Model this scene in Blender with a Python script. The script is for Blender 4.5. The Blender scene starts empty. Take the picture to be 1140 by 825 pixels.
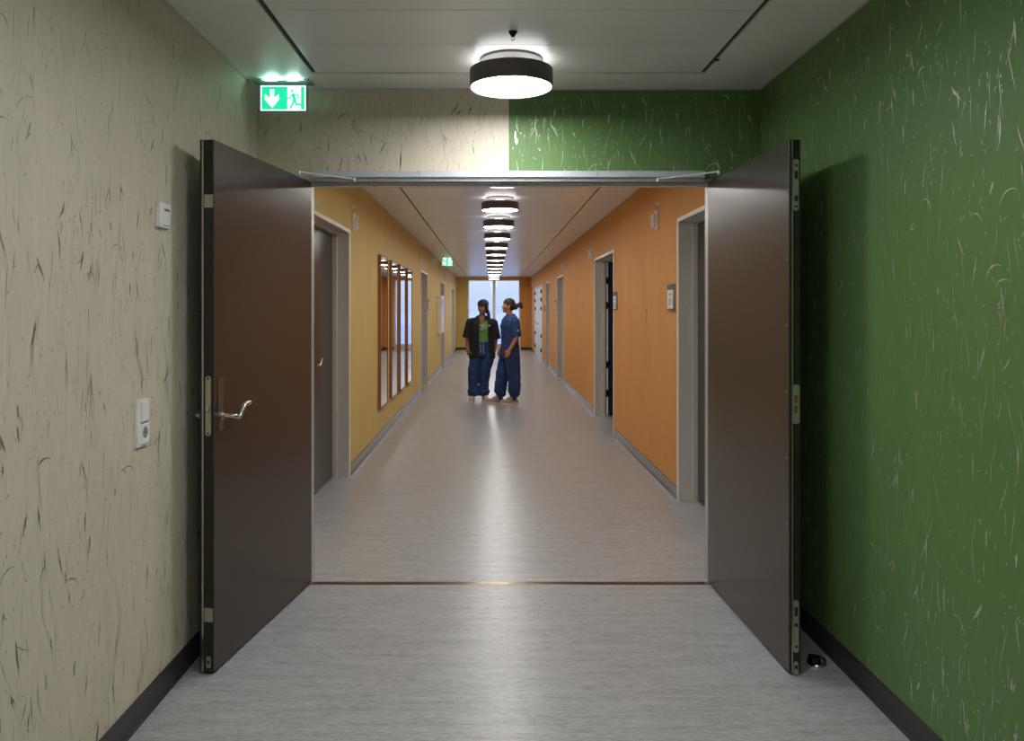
import bpy, bmesh, math, random
from mathutils import Vector, Matrix, Euler, noise as mnoise
PI = math.pi
random.seed(7)
S = bpy.context.scene
COL = S.collection
# ------------------------------------------------------------------ camera, sky, exposure
F, VX, VY, H0 = 874.0, 546.7, 344.5, 1.495
cam_d = bpy.data.cameras.new('camera'); cam = bpy.data.objects.new('camera', cam_d); COL.objects.link(cam)
cam_d.sensor_width = 36.0; cam_d.sensor_fit = 'HORIZONTAL'; cam_d.lens = F / 1140 * 36
cam_d.shift_x = (570 - VX) / 1140; cam_d.shift_y = -(412.5 - VY) / 1140
cam.location = (0, 0, H0); cam.rotation_euler = (PI / 2, 0, 0)
cam_d.clip_start = 0.05; cam_d.clip_end = 5000
S.camera = cam
S.view_settings.view_transform = 'Standard'; S.view_settings.look = 'None'
S.view_settings.gamma = 1.0; S.view_settings.use_curve_mapping = False
S.view_settings.exposure = 0.0
LAMP_DOWN = 32.0      # radiance of a lamp's diffuser (corridor)
LAMP_FRONT = 37.0     # lamps on this side of the double door
LAMP_UP = 3.2
LAMP_UP_CORRIDOR = 3.2        # the halo side
SKY = 1.5
w = bpy.data.worlds.new('world'); S.world = w; w.use_nodes = True
nt = w.node_tree; bgn = nt.nodes['Background']
tc = nt.nodes.new('ShaderNodeTexCoord'); sx = nt.nodes.new('ShaderNodeSeparateXYZ'); cr = nt.nodes.new('ShaderNodeValToRGB')
mr = nt.nodes.new('ShaderNodeMapRange'); mr.inputs[1].default_value = -0.1; mr.inputs[2].default_value = 0.5
nt.links.new(tc.outputs['Generated'], sx.inputs[0]); nt.links.new(sx.outputs[2], mr.inputs[0]); nt.links.new(mr.outputs[0], cr.inputs[0])
nt.links.new(cr.outputs[0], bgn.inputs[0])
cr.color_ramp.elements[0].position = 0.16; cr.color_ramp.elements[0].color = (0.40, 0.50, 0.70, 1)
cr.color_ramp.elements[1].position = 1.0; cr.color_ramp.elements[1].color = (0.42, 0.56, 0.95, 1)
e = cr.color_ramp.elements.new(0.24); e.color = (0.52, 0.585, 0.70, 1)
bgn.inputs[1].default_value = SKY

sun_d = bpy.data.lights.new('landscape_sun', 'SUN'); sun_d.energy = 2.2; sun_d.angle = 0.02; landscape_sun = bpy.data.objects.new('landscape_sun', sun_d); COL.objects.link(landscape_sun)
landscape_sun.rotation_euler = (math.radians(62), 0, math.radians(12)); landscape_sun.location = (0, -20, 30)      # added, unseen behind the building, to brighten the far landscape
# ------------------------------------------------------------------ room constants
D = 4.285                       # distance of the double door's wall
XL, XR, XC, HC = -1.278, 1.472, 0.097, 2.6985
END = 29.1
BACK = -2.6
WT = 0.30

# ------------------------------------------------------------------ materials
MATS = {}
def lin(c):
    return tuple(((v / 255) / 12.92 if v <= 10.3 else (((v / 255) + 0.055) / 1.055) ** 2.4) for v in c)
def mat(name, rgb, rough=0.5, metal=0.0, spec=0.5, noise=None, bump=None, emit=None, estr=0, coat=0.0):
    """noise=(scale xyz, amount); bump=(scale xyz, strength)"""
    m = bpy.data.materials.new(name); m.use_nodes = True; t = m.node_tree; b = t.nodes['Principled BSDF']
    c = (*lin(rgb), 1)
    b.inputs['Base Color'].default_value = c; b.inputs['Roughness'].default_value = rough
    b.inputs['Metallic'].default_value = metal; b.inputs['Specular IOR Level'].default_value = spec
    b.inputs['Coat Weight'].default_value = coat
    o = t.nodes.new('ShaderNodeTexCoord')
    def nz(sc, detail=4):
        mp = t.nodes.new('ShaderNodeMapping'); mp.inputs['Scale'].default_value = sc
        n = t.nodes.new('ShaderNodeTexNoise'); n.inputs['Scale'].default_value = 1; n.inputs['Detail'].default_value = detail
        t.links.new(o.outputs['Object'], mp.inputs[0]); t.links.new(mp.outputs[0], n.inputs[0]); return n
    if noise is None: noise = ((6, 6, 6), 0.05)
    n = nz(noise[0]); r = t.nodes.new('ShaderNodeMapRange')
    r.inputs[1].default_value = 0.3; r.inputs[2].default_value = 0.7
    r.inputs[3].default_value = 1 - noise[1]; r.inputs[4].default_value = 1 + noise[1]
    mx = t.nodes.new('ShaderNodeMix'); mx.data_type = 'RGBA'; mx.blend_type = 'MULTIPLY'; mx.inputs[0].default_value = 1
    mx.inputs[6].default_value = c; t.links.new(n.outputs[0], r.inputs[0]); t.links.new(r.outputs[0], mx.inputs[7])
    t.links.new(mx.outputs[2], b.inputs['Base Color'])
    if bump:
        n2 = nz(bump[0], 5); bp = t.nodes.new('ShaderNodeBump'); bp.inputs['Strength'].default_value = bump[1]; bp.inputs['Distance'].default_value = 0.01
        t.links.new(n2.outputs[0], bp.inputs['Height']); t.links.new(bp.outputs[0], b.inputs['Normal'])
    if emit:
        b.inputs['Emission Color'].default_value = (*emit, 1); b.inputs['Emission Strength'].default_value = estr
    MATS[name] = m
    return m
def wallmat(name, rgb, amt, rough=0.55, streak=None, samt=0.0):
    """painted paper with long vertical fibres"""
    m = mat(name, rgb, rough, spec=0.3, noise=((3, 3, 1.2), 0.04), bump=((90, 90, 9), 0.15))
    t = m.node_tree; b = t.nodes['Principled BSDF']
    src = b.inputs['Base Color'].links[0].from_socket
    o = [n for n in t.nodes if n.type == 'TEX_COORD'][0]
    mp = t.nodes.new('ShaderNodeMapping'); mp.inputs['Scale'].default_value = (110, 110, 11)
    n = t.nodes.new('ShaderNodeTexNoise'); n.inputs['Scale'].default_value = 1; n.inputs['Detail'].default_value = 5; n.inputs['Roughness'].default_value = 0.6
    t.links.new(o.outputs['Object'], mp.inputs[0]); t.links.new(mp.outputs[0], n.inputs[0])
    r = t.nodes.new('ShaderNodeMapRange'); r.inputs[1].default_value = 0.3; r.inputs[2].default_value = 0.7
    r.inputs[3].default_value = 1 - amt; r.inputs[4].default_value = 1 + amt
    t.links.new(n.outputs[0], r.inputs[0])
    mx = t.nodes.new('ShaderNodeMix'); mx.data_type = 'RGBA'; mx.blend_type = 'MULTIPLY'; mx.inputs[0].default_value = 1
    t.links.new(src, mx.inputs[6]); t.links.new(r.outputs[0], mx.inputs[7]); out = mx.outputs[2]
    if streak:
        mp2 = t.nodes.new('ShaderNodeMapping'); mp2.inputs['Scale'].default_value = (34, 34, 5)
        n2 = t.nodes.new('ShaderNodeTexNoise'); n2.inputs['Scale'].default_value = 1; n2.inputs['Detail'].default_value = 3; n2.inputs['Distortion'].default_value = 0.6
        t.links.new(o.outputs['Object'], mp2.inputs[0]); t.links.new(mp2.outputs[0], n2.inputs[0])
        r2 = t.nodes.new('ShaderNodeMapRange'); r2.inputs[1].default_value = 0.62; r2.inputs[2].default_value = 0.68; r2.inputs[4].default_value = samt
        t.links.new(n2.outputs[0], r2.inputs[0])
        m3 = t.nodes.new('ShaderNodeMix'); m3.data_type = 'RGBA'; t.links.new(r2.outputs[0], m3.inputs[0]); t.links.new(out, m3.inputs[6])
        m3.inputs[7].default_value = (*lin(streak), 1); out = m3.outputs[2]
    t.links.new(out, b.inputs['Base Color'])
    return m
wallmat('beige_wall', (215, 205, 184), 0.05)
wallmat('green_wall', (100, 132, 78), 0.08, 0.5)
wallmat('yellow_wall', (218, 192, 120), 0.05, 0.6, (228, 202, 142), 0.5)
wallmat('orange_wall', (220, 156, 86), 0.05, 0.65, (228, 172, 112), 0.5)
mat('silver_mark_dim', (146, 143, 130), 0.38, 0.6, noise=((40, 40, 10), 0.12))  # beige wall: the dark reflection in the silver is painted into its colour
mat('silver_mark_lit', (200, 203, 188), 0.34, 0.5, noise=((40, 40, 10), 0.12))  # green wall: same silver, with a bright reflection painted into its colour
mat('ceiling_metal', (240, 240, 240), 0.30, 0.0, 0.6, noise=((2, 2, 2), 0.02))
mat('ceiling_plain', (238, 237, 234), 0.38, 0.0, 0.5, noise=((2, 2, 2), 0.02))
mat('ceiling_gap', (70, 68, 66), 0.7)
mat('ceiling_trim', (200, 200, 196), 0.4)
mat('baseboard_black', (52, 52, 54), 0.38, noise=((5, 5, 5), 0.05))
mat('baseboard_grey', (92, 92, 94), 0.22, noise=((5, 5, 5), 0.05))
mat('door_brown', (56, 48, 42), 0.27, 0.0, 0.6, noise=((3, 3, 3), 0.03), bump=((160, 160, 6), 0.04))
mat('door_edge', (30, 28, 26), 0.45)
mat('steel', (190, 188, 184), 0.22, 1.0, noise=((30, 30, 30), 0.04))
mat('brushed_steel', (182, 178, 160), 0.42, 0.85, noise=((60, 60, 6), 0.06))
mat('rail_metal', (205, 209, 214), 0.4, 0.35, noise=((8, 90, 90), 0.03))
mat('rail_dark', (176, 178, 180), 0.35, 0.4)
mat('frame_grey', (214, 208, 202), 0.38, 0.1, noise=((5, 5, 2), 0.02))
mat('frame_lip', (240, 234, 224), 0.4)
mat('plate_steel', (128, 112, 98), 0.35, 0.8)
mat('gasket', (22, 22, 22), 0.6)
mat('brass', (150, 112, 70), 0.35, 0.8)
mat('threshold_metal', (122, 106, 88), 0.25, 0.95, noise=((4, 60, 60), 0.2))
mat('white_plastic', (240, 240, 238), 0.35)
mat('grey_plastic', (150, 150, 152), 0.4)
mat('ink', (92, 92, 98), 0.5)
mat('lamp_housing', (92, 89, 88), 0.45)
mat('lamp_diffuser', (240, 240, 238), 0.4, emit=(1.0, 0.97, 0.93), estr=LAMP_DOWN)
mat('lamp_diffuser_cool', (240, 240, 238), 0.4, emit=(0.975, 0.985, 1.0), estr=LAMP_FRONT)
mat('lamp_halo', (240, 240, 238), 0.4, emit=(1.0, 0.98, 0.96), estr=LAMP_UP)
mat('lamp_halo_corridor', (240, 240, 238), 0.4, emit=(1.0, 0.98, 0.96), estr=LAMP_UP_CORRIDOR)
mat('sign_green', (0, 190, 120), 0.4, emit=(0.015, 0.78, 0.40), estr=1.0)
mat('sign_white', (240, 250, 245), 0.4, emit=(0.72, 1.0, 0.86), estr=1.35)
mat('sign_glow', (200, 250, 235), 0.4, emit=(0.55, 1.0, 0.88), estr=19.0)
mat('sign_rim', (150, 180, 172), 0.25, 0.2)
mat('wood_frame', (150, 104, 70), 0.4, noise=((60, 60, 3), 0.12))
mat('mirror_glass', (235, 240, 240), 0.02, 1.0, noise=((1, 1, 1), 0.0))
mat('window_white', (228, 226, 228), 0.4)
mat('navy_door', (24, 32, 62), 0.4)
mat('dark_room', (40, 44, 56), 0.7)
mat('white_door', (226, 226, 226), 0.35)
mat('black_iron', (34, 34, 36), 0.4, 0.5)
mat('screen', (36, 38, 44), 0.15)
mat('chrome', (210, 210, 210), 0.08, 1.0)
mat('rubber', (12, 12, 12), 0.35)
mat('hill', (205, 216, 240), 0.9, noise=((0.02, 0.02, 0.05), 0.06))  # distance haze painted in as a pale blue colour
mat('hazy_ground', (190, 198, 214), 0.9)  # haze tint painted into the ground colour too
# floor: marbled linoleum with short streaks across the corridor
def floor_mat():
    m = bpy.data.materials.new('linoleum'); m.use_nodes = True; t = m.node_tree; b = t.nodes['Principled BSDF']
    o = t.nodes.new('ShaderNodeTexCoord')
    def nz(sc, det, ro, dist=0.0):
        mp = t.nodes.new('ShaderNodeMapping'); mp.inputs['Scale'].default_value = sc
        n = t.nodes.new('ShaderNodeTexNoise'); n.inputs['Scale'].default_value = 1; n.inputs['Detail'].default_value = det
        n.inputs['Roughness'].default_value = ro; n.inputs['Distortion'].default_value = dist
        t.links.new(o.outputs['Object'], mp.inputs[0]); t.links.new(mp.outputs[0], n.inputs[0]); return n.outputs[0]
    a = nz((14, 110, 1), 8, 0.8, 0.3); c = nz((3.0, 22, 1), 3, 0.5); d = nz((30, 210, 1), 6, 0.85, 0.2)
    def math_(op, x, y):
        q = t.nodes.new('ShaderNodeMath'); q.operation = op
        for i, v in enumerate((x, y)):
            if isinstance(v, (int, float)): q.inputs[i].default_value = v
            else: t.links.new(v, q.inputs[i])
        return q.outputs[0]
    s = math_('ADD', math_('ADD', math_('MULTIPLY', a, 0.42), math_('MULTIPLY', c, 0.13)), math_('MULTIPLY', d, 0.45))
    r = t.nodes.new('ShaderNodeValToRGB'); t.links.new(s, r.inputs[0])
    E = r.color_ramp.elements
    E[0].position = 0.41; E[0].color = (*lin((124, 124, 125)), 1)
    E[1].position = 0.59; E[1].color = (*lin((196, 196, 197)), 1)
    q = E.new(0.49); q.color = (*lin((166, 166, 167)), 1)
    t.links.new(r.outputs[0], b.inputs['Base Color'])
    b.inputs['Roughness'].default_value = 0.31
    b.inputs['Specular IOR Level'].default_value = 0.55
    MATS['linoleum'] = m
floor_mat()
def glass_mat():
    m = bpy.data.materials.new('window_glass'); m.use_nodes = True; t = m.node_tree
    for n in list(t.nodes):
        if n.type == 'BSDF_PRINCIPLED': t.nodes.remove(n)
    out = t.nodes['Material Output']; tr = t.nodes.new('ShaderNodeBsdfTransparent'); gl = t.nodes.new('ShaderNodeBsdfGlossy')
    tr.inputs[0].default_value = (0.95, 0.97, 1, 1); gl.inputs['Roughness'].default_value = 0.02
    fr = t.nodes.new('ShaderNodeFresnel'); fr.inputs[0].default_value = 1.45; mx = t.nodes.new('ShaderNodeMixShader')
    t.links.new(fr.outputs[0], mx.inputs[0]); t.links.new(tr.outputs[0], mx.inputs[1]); t.links.new(gl.outputs[0], mx.inputs[2])
    t.links.new(mx.outputs[0], out.inputs[0]); MATS['window_glass'] = m
glass_mat()

# ------------------------------------------------------------------ mesh helpers
class MB:
    def __init__(s): s.v = []; s.f = []; s.m = []; s.mats = []
    def mi(s, name):
        if name not in s.mats: s.mats.append(name)
        return s.mats.index(name)
    def add(s, vs, fs, m):
        k = len(s.v); s.v += [tuple(p) for p in vs]; i = s.mi(m)
        for f in fs: s.f.append(tuple(a + k for a in f)); s.m.append(i)
        return s
    def box(s, x0, x1, y0, y1, z0, z1, m):
        return s.add([(x0,y0,z0),(x1,y0,z0),(x1,y1,z0),(x0,y1,z0),(x0,y0,z1),(x1,y0,z1),(x1,y1,z1),(x0,y1,z1)],
                     [(0,3,2,1),(4,5,6,7),(0,1,5,4),(1,2,6,5),(2,3,7,6),(3,0,4,7)], m)
    def rings(s, rs, m, cap=True, closed=True):
        n = len(rs[0]); vs = [p for r in rs for p in r]; fs = []
        for i in range(len(rs) - 1):
            for j in range(n if closed else n - 1):
                a = i*n + j; b = i*n + (j+1) % n; fs.append((a, b, b + n, a + n))
        if cap and closed: fs.append(tuple(range(n - 1, -1, -1))); fs.append(tuple((len(rs)-1)*n + j for j in range(n)))
        return s.add(vs, fs, m)
    def cone(s, p0, p1, r0, r1, m, n=24, e=1.0):
        p0 = Vector(p0); p1 = Vector(p1); d = (p1 - p0).normalized()
        u = d.orthogonal().normalized() if abs(d.z) < 0.9 else (Vector((1,0,0)) - d * d.x).normalized()
        v = d.cross(u)
        return s.rings([[p + (u*math.cos(2*PI*j/n)*r + v*math.sin(2*PI*j/n)*r*e) for j in range(n)] for p, r in ((p0, r0), (p1, r1))], m)
    def lathe(s, prof, c, m, n=48, cap=False):
        rs = [[(c[0] + r*math.cos(2*PI*j/n), c[1] + r*math.sin(2*PI*j/n), c[2] + z) for j in range(n)] for r, z in prof]
        return s.rings(rs, m, cap)
    def tube(s, pts, r, m, n=12, e=1.0):
        pts = [Vector(p) for p in pts]; rs = []; up = None
        for i, p in enumerate(pts):
            d = (pts[min(i+1, len(pts)-1)] - pts[max(i-1, 0)]).normalized()
            if up is None: up = d.orthogonal().normalized()
            up = (up - d * up.dot(d)).normalized(); v = d.cross(up)
            rr = r[i] if isinstance(r, (list, tuple)) else r
            rs.append([p + up*math.cos(2*PI*j/n)*rr + v*math.sin(2*PI*j/n)*rr*e for j in range(n)])
        return s.rings(rs, m)
    def prism(s, poly, axis, a, b, m):
        """poly in the two other axes, extruded along axis from a to b"""
        def P(q, t):
            return {'x': (t, q[0], q[1]), 'y': (q[0], t, q[1]), 'z': (q[0], q[1], t)}[axis]
        return s.rings([[P(q, a) for q in poly], [P(q, b) for q in poly]], m)
    def build(s, name, parent=None, smooth=False, bevel=0, fix=True):
        me = bpy.data.meshes.new(name); me.from_pydata(s.v, [], s.f)
        for nme in s.mats: me.materials.append(MATS[nme])
        for p, i in zip(me.polygons, s.m): p.material_index = i
        if fix:
            bm = bmesh.new(); bm.from_mesh(me); bmesh.ops.recalc_face_normals(bm, faces=bm.faces); bm.to_mesh(me); bm.free()
        if smooth:
            for p in me.polygons: p.use_smooth = True
            me.set_sharp_from_angle(angle=math.radians(40))
        o = bpy.data.objects.new(name, me); COL.objects.link(o); o.parent = parent
        if bevel:
            b = o.modifiers.new('bevel', 'BEVEL'); b.width = bevel; b.segments = 2; b.limit_method = 'ANGLE'; b.angle_limit = math.radians(50)
        return o
def tag(o, label=None, cat=None, group=None, kind=None):
    if label: o['label'] = label
    if cat: o['category'] = cat
    if group: o['group'] = group
    if kind: o['kind'] = kind
    return o
def empty(name, loc, rz=0.0):
    o = bpy.data.objects.new(name, None); COL.objects.link(o); o.location = loc; o.rotation_euler = (0, 0, rz); o.empty_display_size = 0.1
    return o
def copy_tree(o, parent=None):
    kids = [k for k in S.objects if k.parent == o]
    c = o.copy(); COL.objects.link(c); c.parent = parent
    for k in kids: copy_tree(k, c)
    return c
def roundrect(cx, cy, w_, h_, r, n=5):
    pts = []
    for (sx_, sy_, a0) in ((1, 1, 0), (-1, 1, PI/2), (-1, -1, PI), (1, -1, 1.5*PI)):
        for k in range(n + 1):
            a = a0 + k/n*PI/2; pts.append((cx + sx_*(w_/2 - r) + r*math.cos(a), cy + sy_*(h_/2 - r) + r*math.sin(a)))
    return pts

# ------------------------------------------------------------------ silver splashes on the front walls (part of the wall covering)
def ribbon(pts, ws):
    L = []; R = []
    for i, p in enumerate(pts):
        a = pts[max(i-1, 0)]; b = pts[min(i+1, len(pts)-1)]
        dx, dy = b[0]-a[0], b[1]-a[1]; l = math.hypot(dx, dy) or 1
        nx, ny = -dy/l*ws[i]/2, dx/l*ws[i]/2
        L.append((p[0]+nx, p[1]+ny)); R.append((p[0]-nx, p[1]-ny))
    n = len(pts)
    return L + R, [(i, i+1, n+i+1, n+i) for i in range(n-1)]
def strokes(u0, u1, v0, v1, rng, dens=1.0):
    out = []
    area = (u1-u0)*(v1-v0)
    def wander(u, v, L, ang, curl, wmax, n=9, rough=0.25, peak=0.35):
        pts = [(u, v)]; a = ang; ws = []
        for i in range(n):
            t = i/n; a += curl/n + rng.gauss(0, rough)*0.4
            pts.append((pts[-1][0]+math.cos(a)*L/n, pts[-1][1]+math.sin(a)*L/n))
        for i in range(n+1):
            t = i/n; prof = (t/peak if t < peak else (1-t)/(1-peak)); ws.append(max(0.0007, wmax*(prof**0.8)*rng.uniform(0.6, 1.25)))
        out.append(ribbon(pts, ws))
    def U(): return rng.uniform(u0, u1), rng.uniform(v0, v1)
    for _ in range(int(area*36*dens)):            # main tapered splashes, mostly downwards
        u, v = U(); L = rng.uniform(0.035, 0.11); ang = -PI/2 + rng.gauss(0, 0.20)
        wander(u, v, L, ang, rng.gauss(0, 0.3), rng.uniform(0.0045, 0.0115), rough=0.18)
        if rng.random() < 0.45:                   # a second stroke leaning off it
            wander(u+rng.uniform(-.012, .012), v-L*rng.uniform(.1, .5), L*rng.uniform(.4, .9), ang+rng.choice((-1, 1))*rng.uniform(.3, .7), rng.gauss(0, .5), rng.uniform(.003, .0075))
    for _ in range(int(area*3.5*dens)):             # hooks
        u, v = U(); sgn = rng.choice((-1, 1))
        wander(u, v, rng.uniform(0.05, 0.11), PI/2 - sgn*PI/2 + sgn*0.6, -sgn*rng.uniform(1.6, 2.6), rng.uniform(.004, .008), n=12, rough=.05, peak=.5)
    for _ in range(int(area*85*dens)):            # hair lines
        u, v = U(); wander(u, v, rng.uniform(0.04, 0.16), -PI/2 + rng.gauss(0, 0.12), rng.gauss(0, .2), rng.uniform(.0014, .0034), rough=.15)
    for _ in range(int(area*260*dens)):           # flecks
        u, v = U(); wander(u, v, rng.uniform(0.006, 0.024), -PI/2 + rng.gauss(0, 0.5), 0, rng.uniform(.0018, .0050), n=4)
    return out
def add_strokes(mb, sts, fn, mt='silver_mark_dim'):
    for vs, fs in sts:
        mb.add([fn(u, v) for u, v in vs], fs, mt)
# ------------------------------------------------------------------ structure
FL = MB(); FL.box(XL-0.02, XR+0.02, BACK-0.02, D, -0.12, 0, 'linoleum'); tag(FL.build('floor'), kind='structure')
FL = MB(); FL.box(XL-WT, XR+WT, D, END+0.3, -0.12, 0, 'linoleum'); tag(FL.build('floor_corridor'), kind='structure')
rng = random.Random(11)
m = MB(); m.box(XL-WT, XL, BACK-0.2, D+0.09, 0, HC+0.05, 'beige_wall')
add_strokes(m, strokes(BACK+0.1, D-0.02, 0.1, HC-0.02, rng), lambda u, v: (XL+0.0006, u, v)); tag(m.build('wall_left', fix=False), kind='structure')
m = MB(); m.box(XR, XR+WT, BACK-0.2, D+0.09, 0, HC+0.05, 'green_wall')
add_strokes(m, strokes(BACK+0.1, D-0.02, 0.1, HC-0.02, rng), lambda u, v: (XR-0.0006, u, v), 'silver_mark_lit'); tag(m.build('wall_right', fix=False), kind='structure')
# wall round the double door: beige half, green half
OL, OR, OT = -1.035, 1.24, 2.205
m = MB(); y1 = D + 0.09
m.box(XL, OL, D, y1, 0, OT, 'beige_wall'); m.box(XL, XC, D, y1, OT, HC, 'beige_wall')
m.box(OR, XR, D, y1, 0, OT, 'green_wall'); m.box(XC, XR, D, y1, OT, HC, 'green_wall')
add_strokes(m, strokes(XL+.02, XC-.02, OT+.03, HC-.02, rng, 1.2), lambda u, v: (u, D-0.0006, v))
add_strokes(m, strokes(XC+.02, XR-.02, OT+.03, HC-.02, rng, 1.6), lambda u, v: (u, D-0.0006, v), 'silver_mark_lit')
tag(m.build('wall_front', fix=False), kind='structure')
m = MB(); m.box(XL-WT, XC, BACK-0.2, BACK, 0, HC, 'beige_wall'); m.box(XC, XR+WT, BACK-0.2, BACK, 0, HC, 'green_wall'); tag(m.build('wall_back'), kind='structure')
# corridor side walls with door openings
DT = 2.175    # clear opening top
LEFT = [(5.42, 7.03, 'closed'), (14.23, 15.68, 'closed'), (19.85, 21.4, 'closed'), (25.5, 26.9, 'closed')]
RIGHT = [(5.2, 6.14, 'closed'), (9.40, 11.08, 'open'), (15.95, 17.45, 'closed'), (19.75, 20.95, 'closed'), (22.6, 26.3, 'white')]
def side_wall(name, x0, x1, ops, mt):
    m = MB(); y = D + 0.09
    for a, b, k in ops:
        m.box(x0, x1, y, a, 0, HC+0.05, mt); m.box(x0, x1, a, b, DT+0.02, HC+0.05, mt); y = b
    m.box(x0, x1, y, END+0.3, 0, HC+0.05, mt); tag(m.build(name), kind='structure')
side_wall('wall_corridor_left', XL-WT, XL, LEFT, 'yellow_wall')
side_wall('wall_corridor_right', XR, XR+WT, RIGHT, 'orange_wall')
# end wall
WX0, WX1, WZ0, WZ1 = -0.875, 1.09, 0.06, 2.615
m = MB()
m.box(XL, WX0, END, END+.3, 0, HC, 'yellow_wall'); m.box(WX0, XC, END, END+.3, WZ1, HC, 'yellow_wall')
m.box(WX1, XR, END, END+.3, 0, HC, 'orange_wall'); m.box(XC, WX1, END, END+.3, WZ1, HC, 'orange_wall')
m.box(WX0, WX1, END, END+.3, 0, WZ0, 'window_white'); tag(m.build('wall_end'), kind='structure')
# baseboards
def base(name, pts_side, mt, segs):
    m = MB(); x, sgn = pts_side
    for a, b in segs:
        poly = [(x, 0), (x+sgn*0.020, 0), (x+sgn*0.018, 0.004), (x+sgn*0.010, 0.012), (x+sgn*0.008, 0.02), (x+sgn*0.008, 0.088), (x+sgn*0.005, 0.091), (x, 0.091)]
        m.rings([[(px, a, pz) for px, pz in poly], [(px, b, pz) for px, pz in poly]], mt)
    tag(m.build(name), kind='structure')
def gaps(ops, y0, y1, pad=0.035):
    out = []; y = y0
    for a, b, k in ops: out.append((y, a-pad)); y = b+pad
    out.append((y, y1)); return [s_ for s_ in out if s_[1] > s_[0]]
base('baseboard_left', (XL, 1), 'baseboard_black', [(BACK, D)])
base('baseboard_right', (XR, -1), 'baseboard_black', [(BACK, D)])
base('baseboard_corridor_left', (XL, 1), 'baseboard_grey', gaps(LEFT, D+.09, END))
base('baseboard_corridor_right', (XR, -1), 'baseboard_grey', gaps(RIGHT, D+.09, END))
m = MB(); m.box(XL, WX0-.02, END-.012, END, 0, .091, 'baseboard_black'); m.box(WX1+.02, XR, END-.012, END, 0, .091, 'baseboard_black'); tag(m.build('baseboard_end'), kind='structure')
# ceiling: slab + metal panels with joints, side channels
CX0, CX1 = -0.888, 1.065
m = MB(); m.box(XL-WT, XR+WT, BACK-.2, END+.3, HC+0.012, HC+0.2, 'ceiling_gap'); tag(m.build('ceiling'), kind='structure')
m = MB()
PEND = 3.99
def panel(x0, x1, y0, y1, mt): m.box(x0, x1, y0, y1, HC, HC+0.0115, mt)
panel(XL, CX0-.026, BACK, PEND+.02, 'ceiling_plain'); panel(CX1+.026, XR, BACK, PEND+.02, 'ceiling_plain')
panel(XL, XR, PEND+.02, D, 'ceiling_plain')
y = PEND - 0.005; k = 0
while y > BACK:
    panel(CX0, CX1, max(y-0.412, BACK), y-0.002, 'ceiling_metal'); y -= 0.415
tag(m.build('ceiling_panels_front', fix=True), kind='structure')
m = MB()
panel(XL, CX0-.02, D+.09, END, 'ceiling_plain'); panel(CX1+.02, XR, D+.09, END, 'ceiling_plain')
ys = [D+.09]; yy = 4.98
while yy < END: ys.append(yy); yy += 1.74
ys.append(END)
for a, b in zip(ys[:-1], ys[1:]):
    for q in range(4):
        aa = a+(b-a)*q/4; bb = a+(b-a)*(q+1)/4; g = .011 if q == 3 else .001
        panel(CX0, CX1, aa, bb-g, 'ceiling_metal')
tag(m.build('ceiling_panels_corridor'), kind='structure')
m = MB()
for x, sg in ((XL, 1), (XR, -1)):
    m.box(min(x, x+sg*.012), max(x, x+sg*.012), BACK, D-.012, HC-.006, HC, 'ceiling_trim')
    m.box(min(x, x+sg*.008), max(x, x+sg*.008), D+.1, END-.012, HC-.005, HC, 'ceiling_trim')
m.box(XL, XR, D-.012, D, HC-.006, HC, 'ceiling_trim'); tag(m.build('trim_1'), kind='structure')

# end window
wn = empty('window_1', (0, END+0.06, 0)); tag(wn, 'tall two pane white window closing the far end of the corridor', kind='structure')
m = MB()
fw = 0.055
m.box(WX0, WX0+fw, -.05, .04, WZ0, WZ1, 'window_white'); m.box(WX1-fw, WX1, -.05, .04, WZ0, WZ1, 'window_white')
m.box(WX0+fw, WX1-fw, -.05, .04, WZ1-fw, WZ1, 'window_white'); m.box(WX0+fw, WX1-fw, -.05, .04, WZ0, WZ0+.15, 'window_white')
m.build('window_frame', wn, bevel=.004)
m = MB(); m.box(0.06, 0.165, -.06, .05, WZ0+.15, WZ1-fw, 'window_white'); m.build('mullion', wn, bevel=.004)
m = MB(); m.box(WX0+fw, 0.06, -.006, .006, WZ0+.15, WZ1-fw, 'window_glass'); m.build('pane', wn)
m = MB(); m.box(0.165, WX1-fw, -.006, .006, WZ0+.15, WZ1-fw, 'window_glass'); m.build('pane', wn)
# landscape far outside
m = MB(); m.box(-600, 600, END+20, 1500, -13, -12, 'hazy_ground'); tag(m.build('ground'), kind='structure')
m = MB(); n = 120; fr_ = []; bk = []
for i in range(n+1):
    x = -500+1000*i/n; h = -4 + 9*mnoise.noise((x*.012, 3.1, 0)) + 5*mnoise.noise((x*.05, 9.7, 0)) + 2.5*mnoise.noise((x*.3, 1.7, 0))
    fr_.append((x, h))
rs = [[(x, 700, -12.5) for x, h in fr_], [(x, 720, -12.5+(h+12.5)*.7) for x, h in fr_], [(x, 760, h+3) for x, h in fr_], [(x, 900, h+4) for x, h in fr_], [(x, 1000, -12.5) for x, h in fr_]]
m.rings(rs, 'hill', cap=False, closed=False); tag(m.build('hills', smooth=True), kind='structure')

# dark room beyond the open door, closed shells behind the others are the leaves themselves
m = MB(); X0 = XR+WT
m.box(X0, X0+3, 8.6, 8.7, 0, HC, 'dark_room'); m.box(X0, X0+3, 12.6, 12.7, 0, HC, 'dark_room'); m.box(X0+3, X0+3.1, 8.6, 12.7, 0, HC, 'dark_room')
m.box(X0, X0+3.1, 8.6, 12.7, HC, HC+.1, 'dark_room'); m.box(X0, X0+3.1, 8.6, 12.7, -.1, 0, 'dark_room'); tag(m.build('wall_side_room'), kind='structure')

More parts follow.
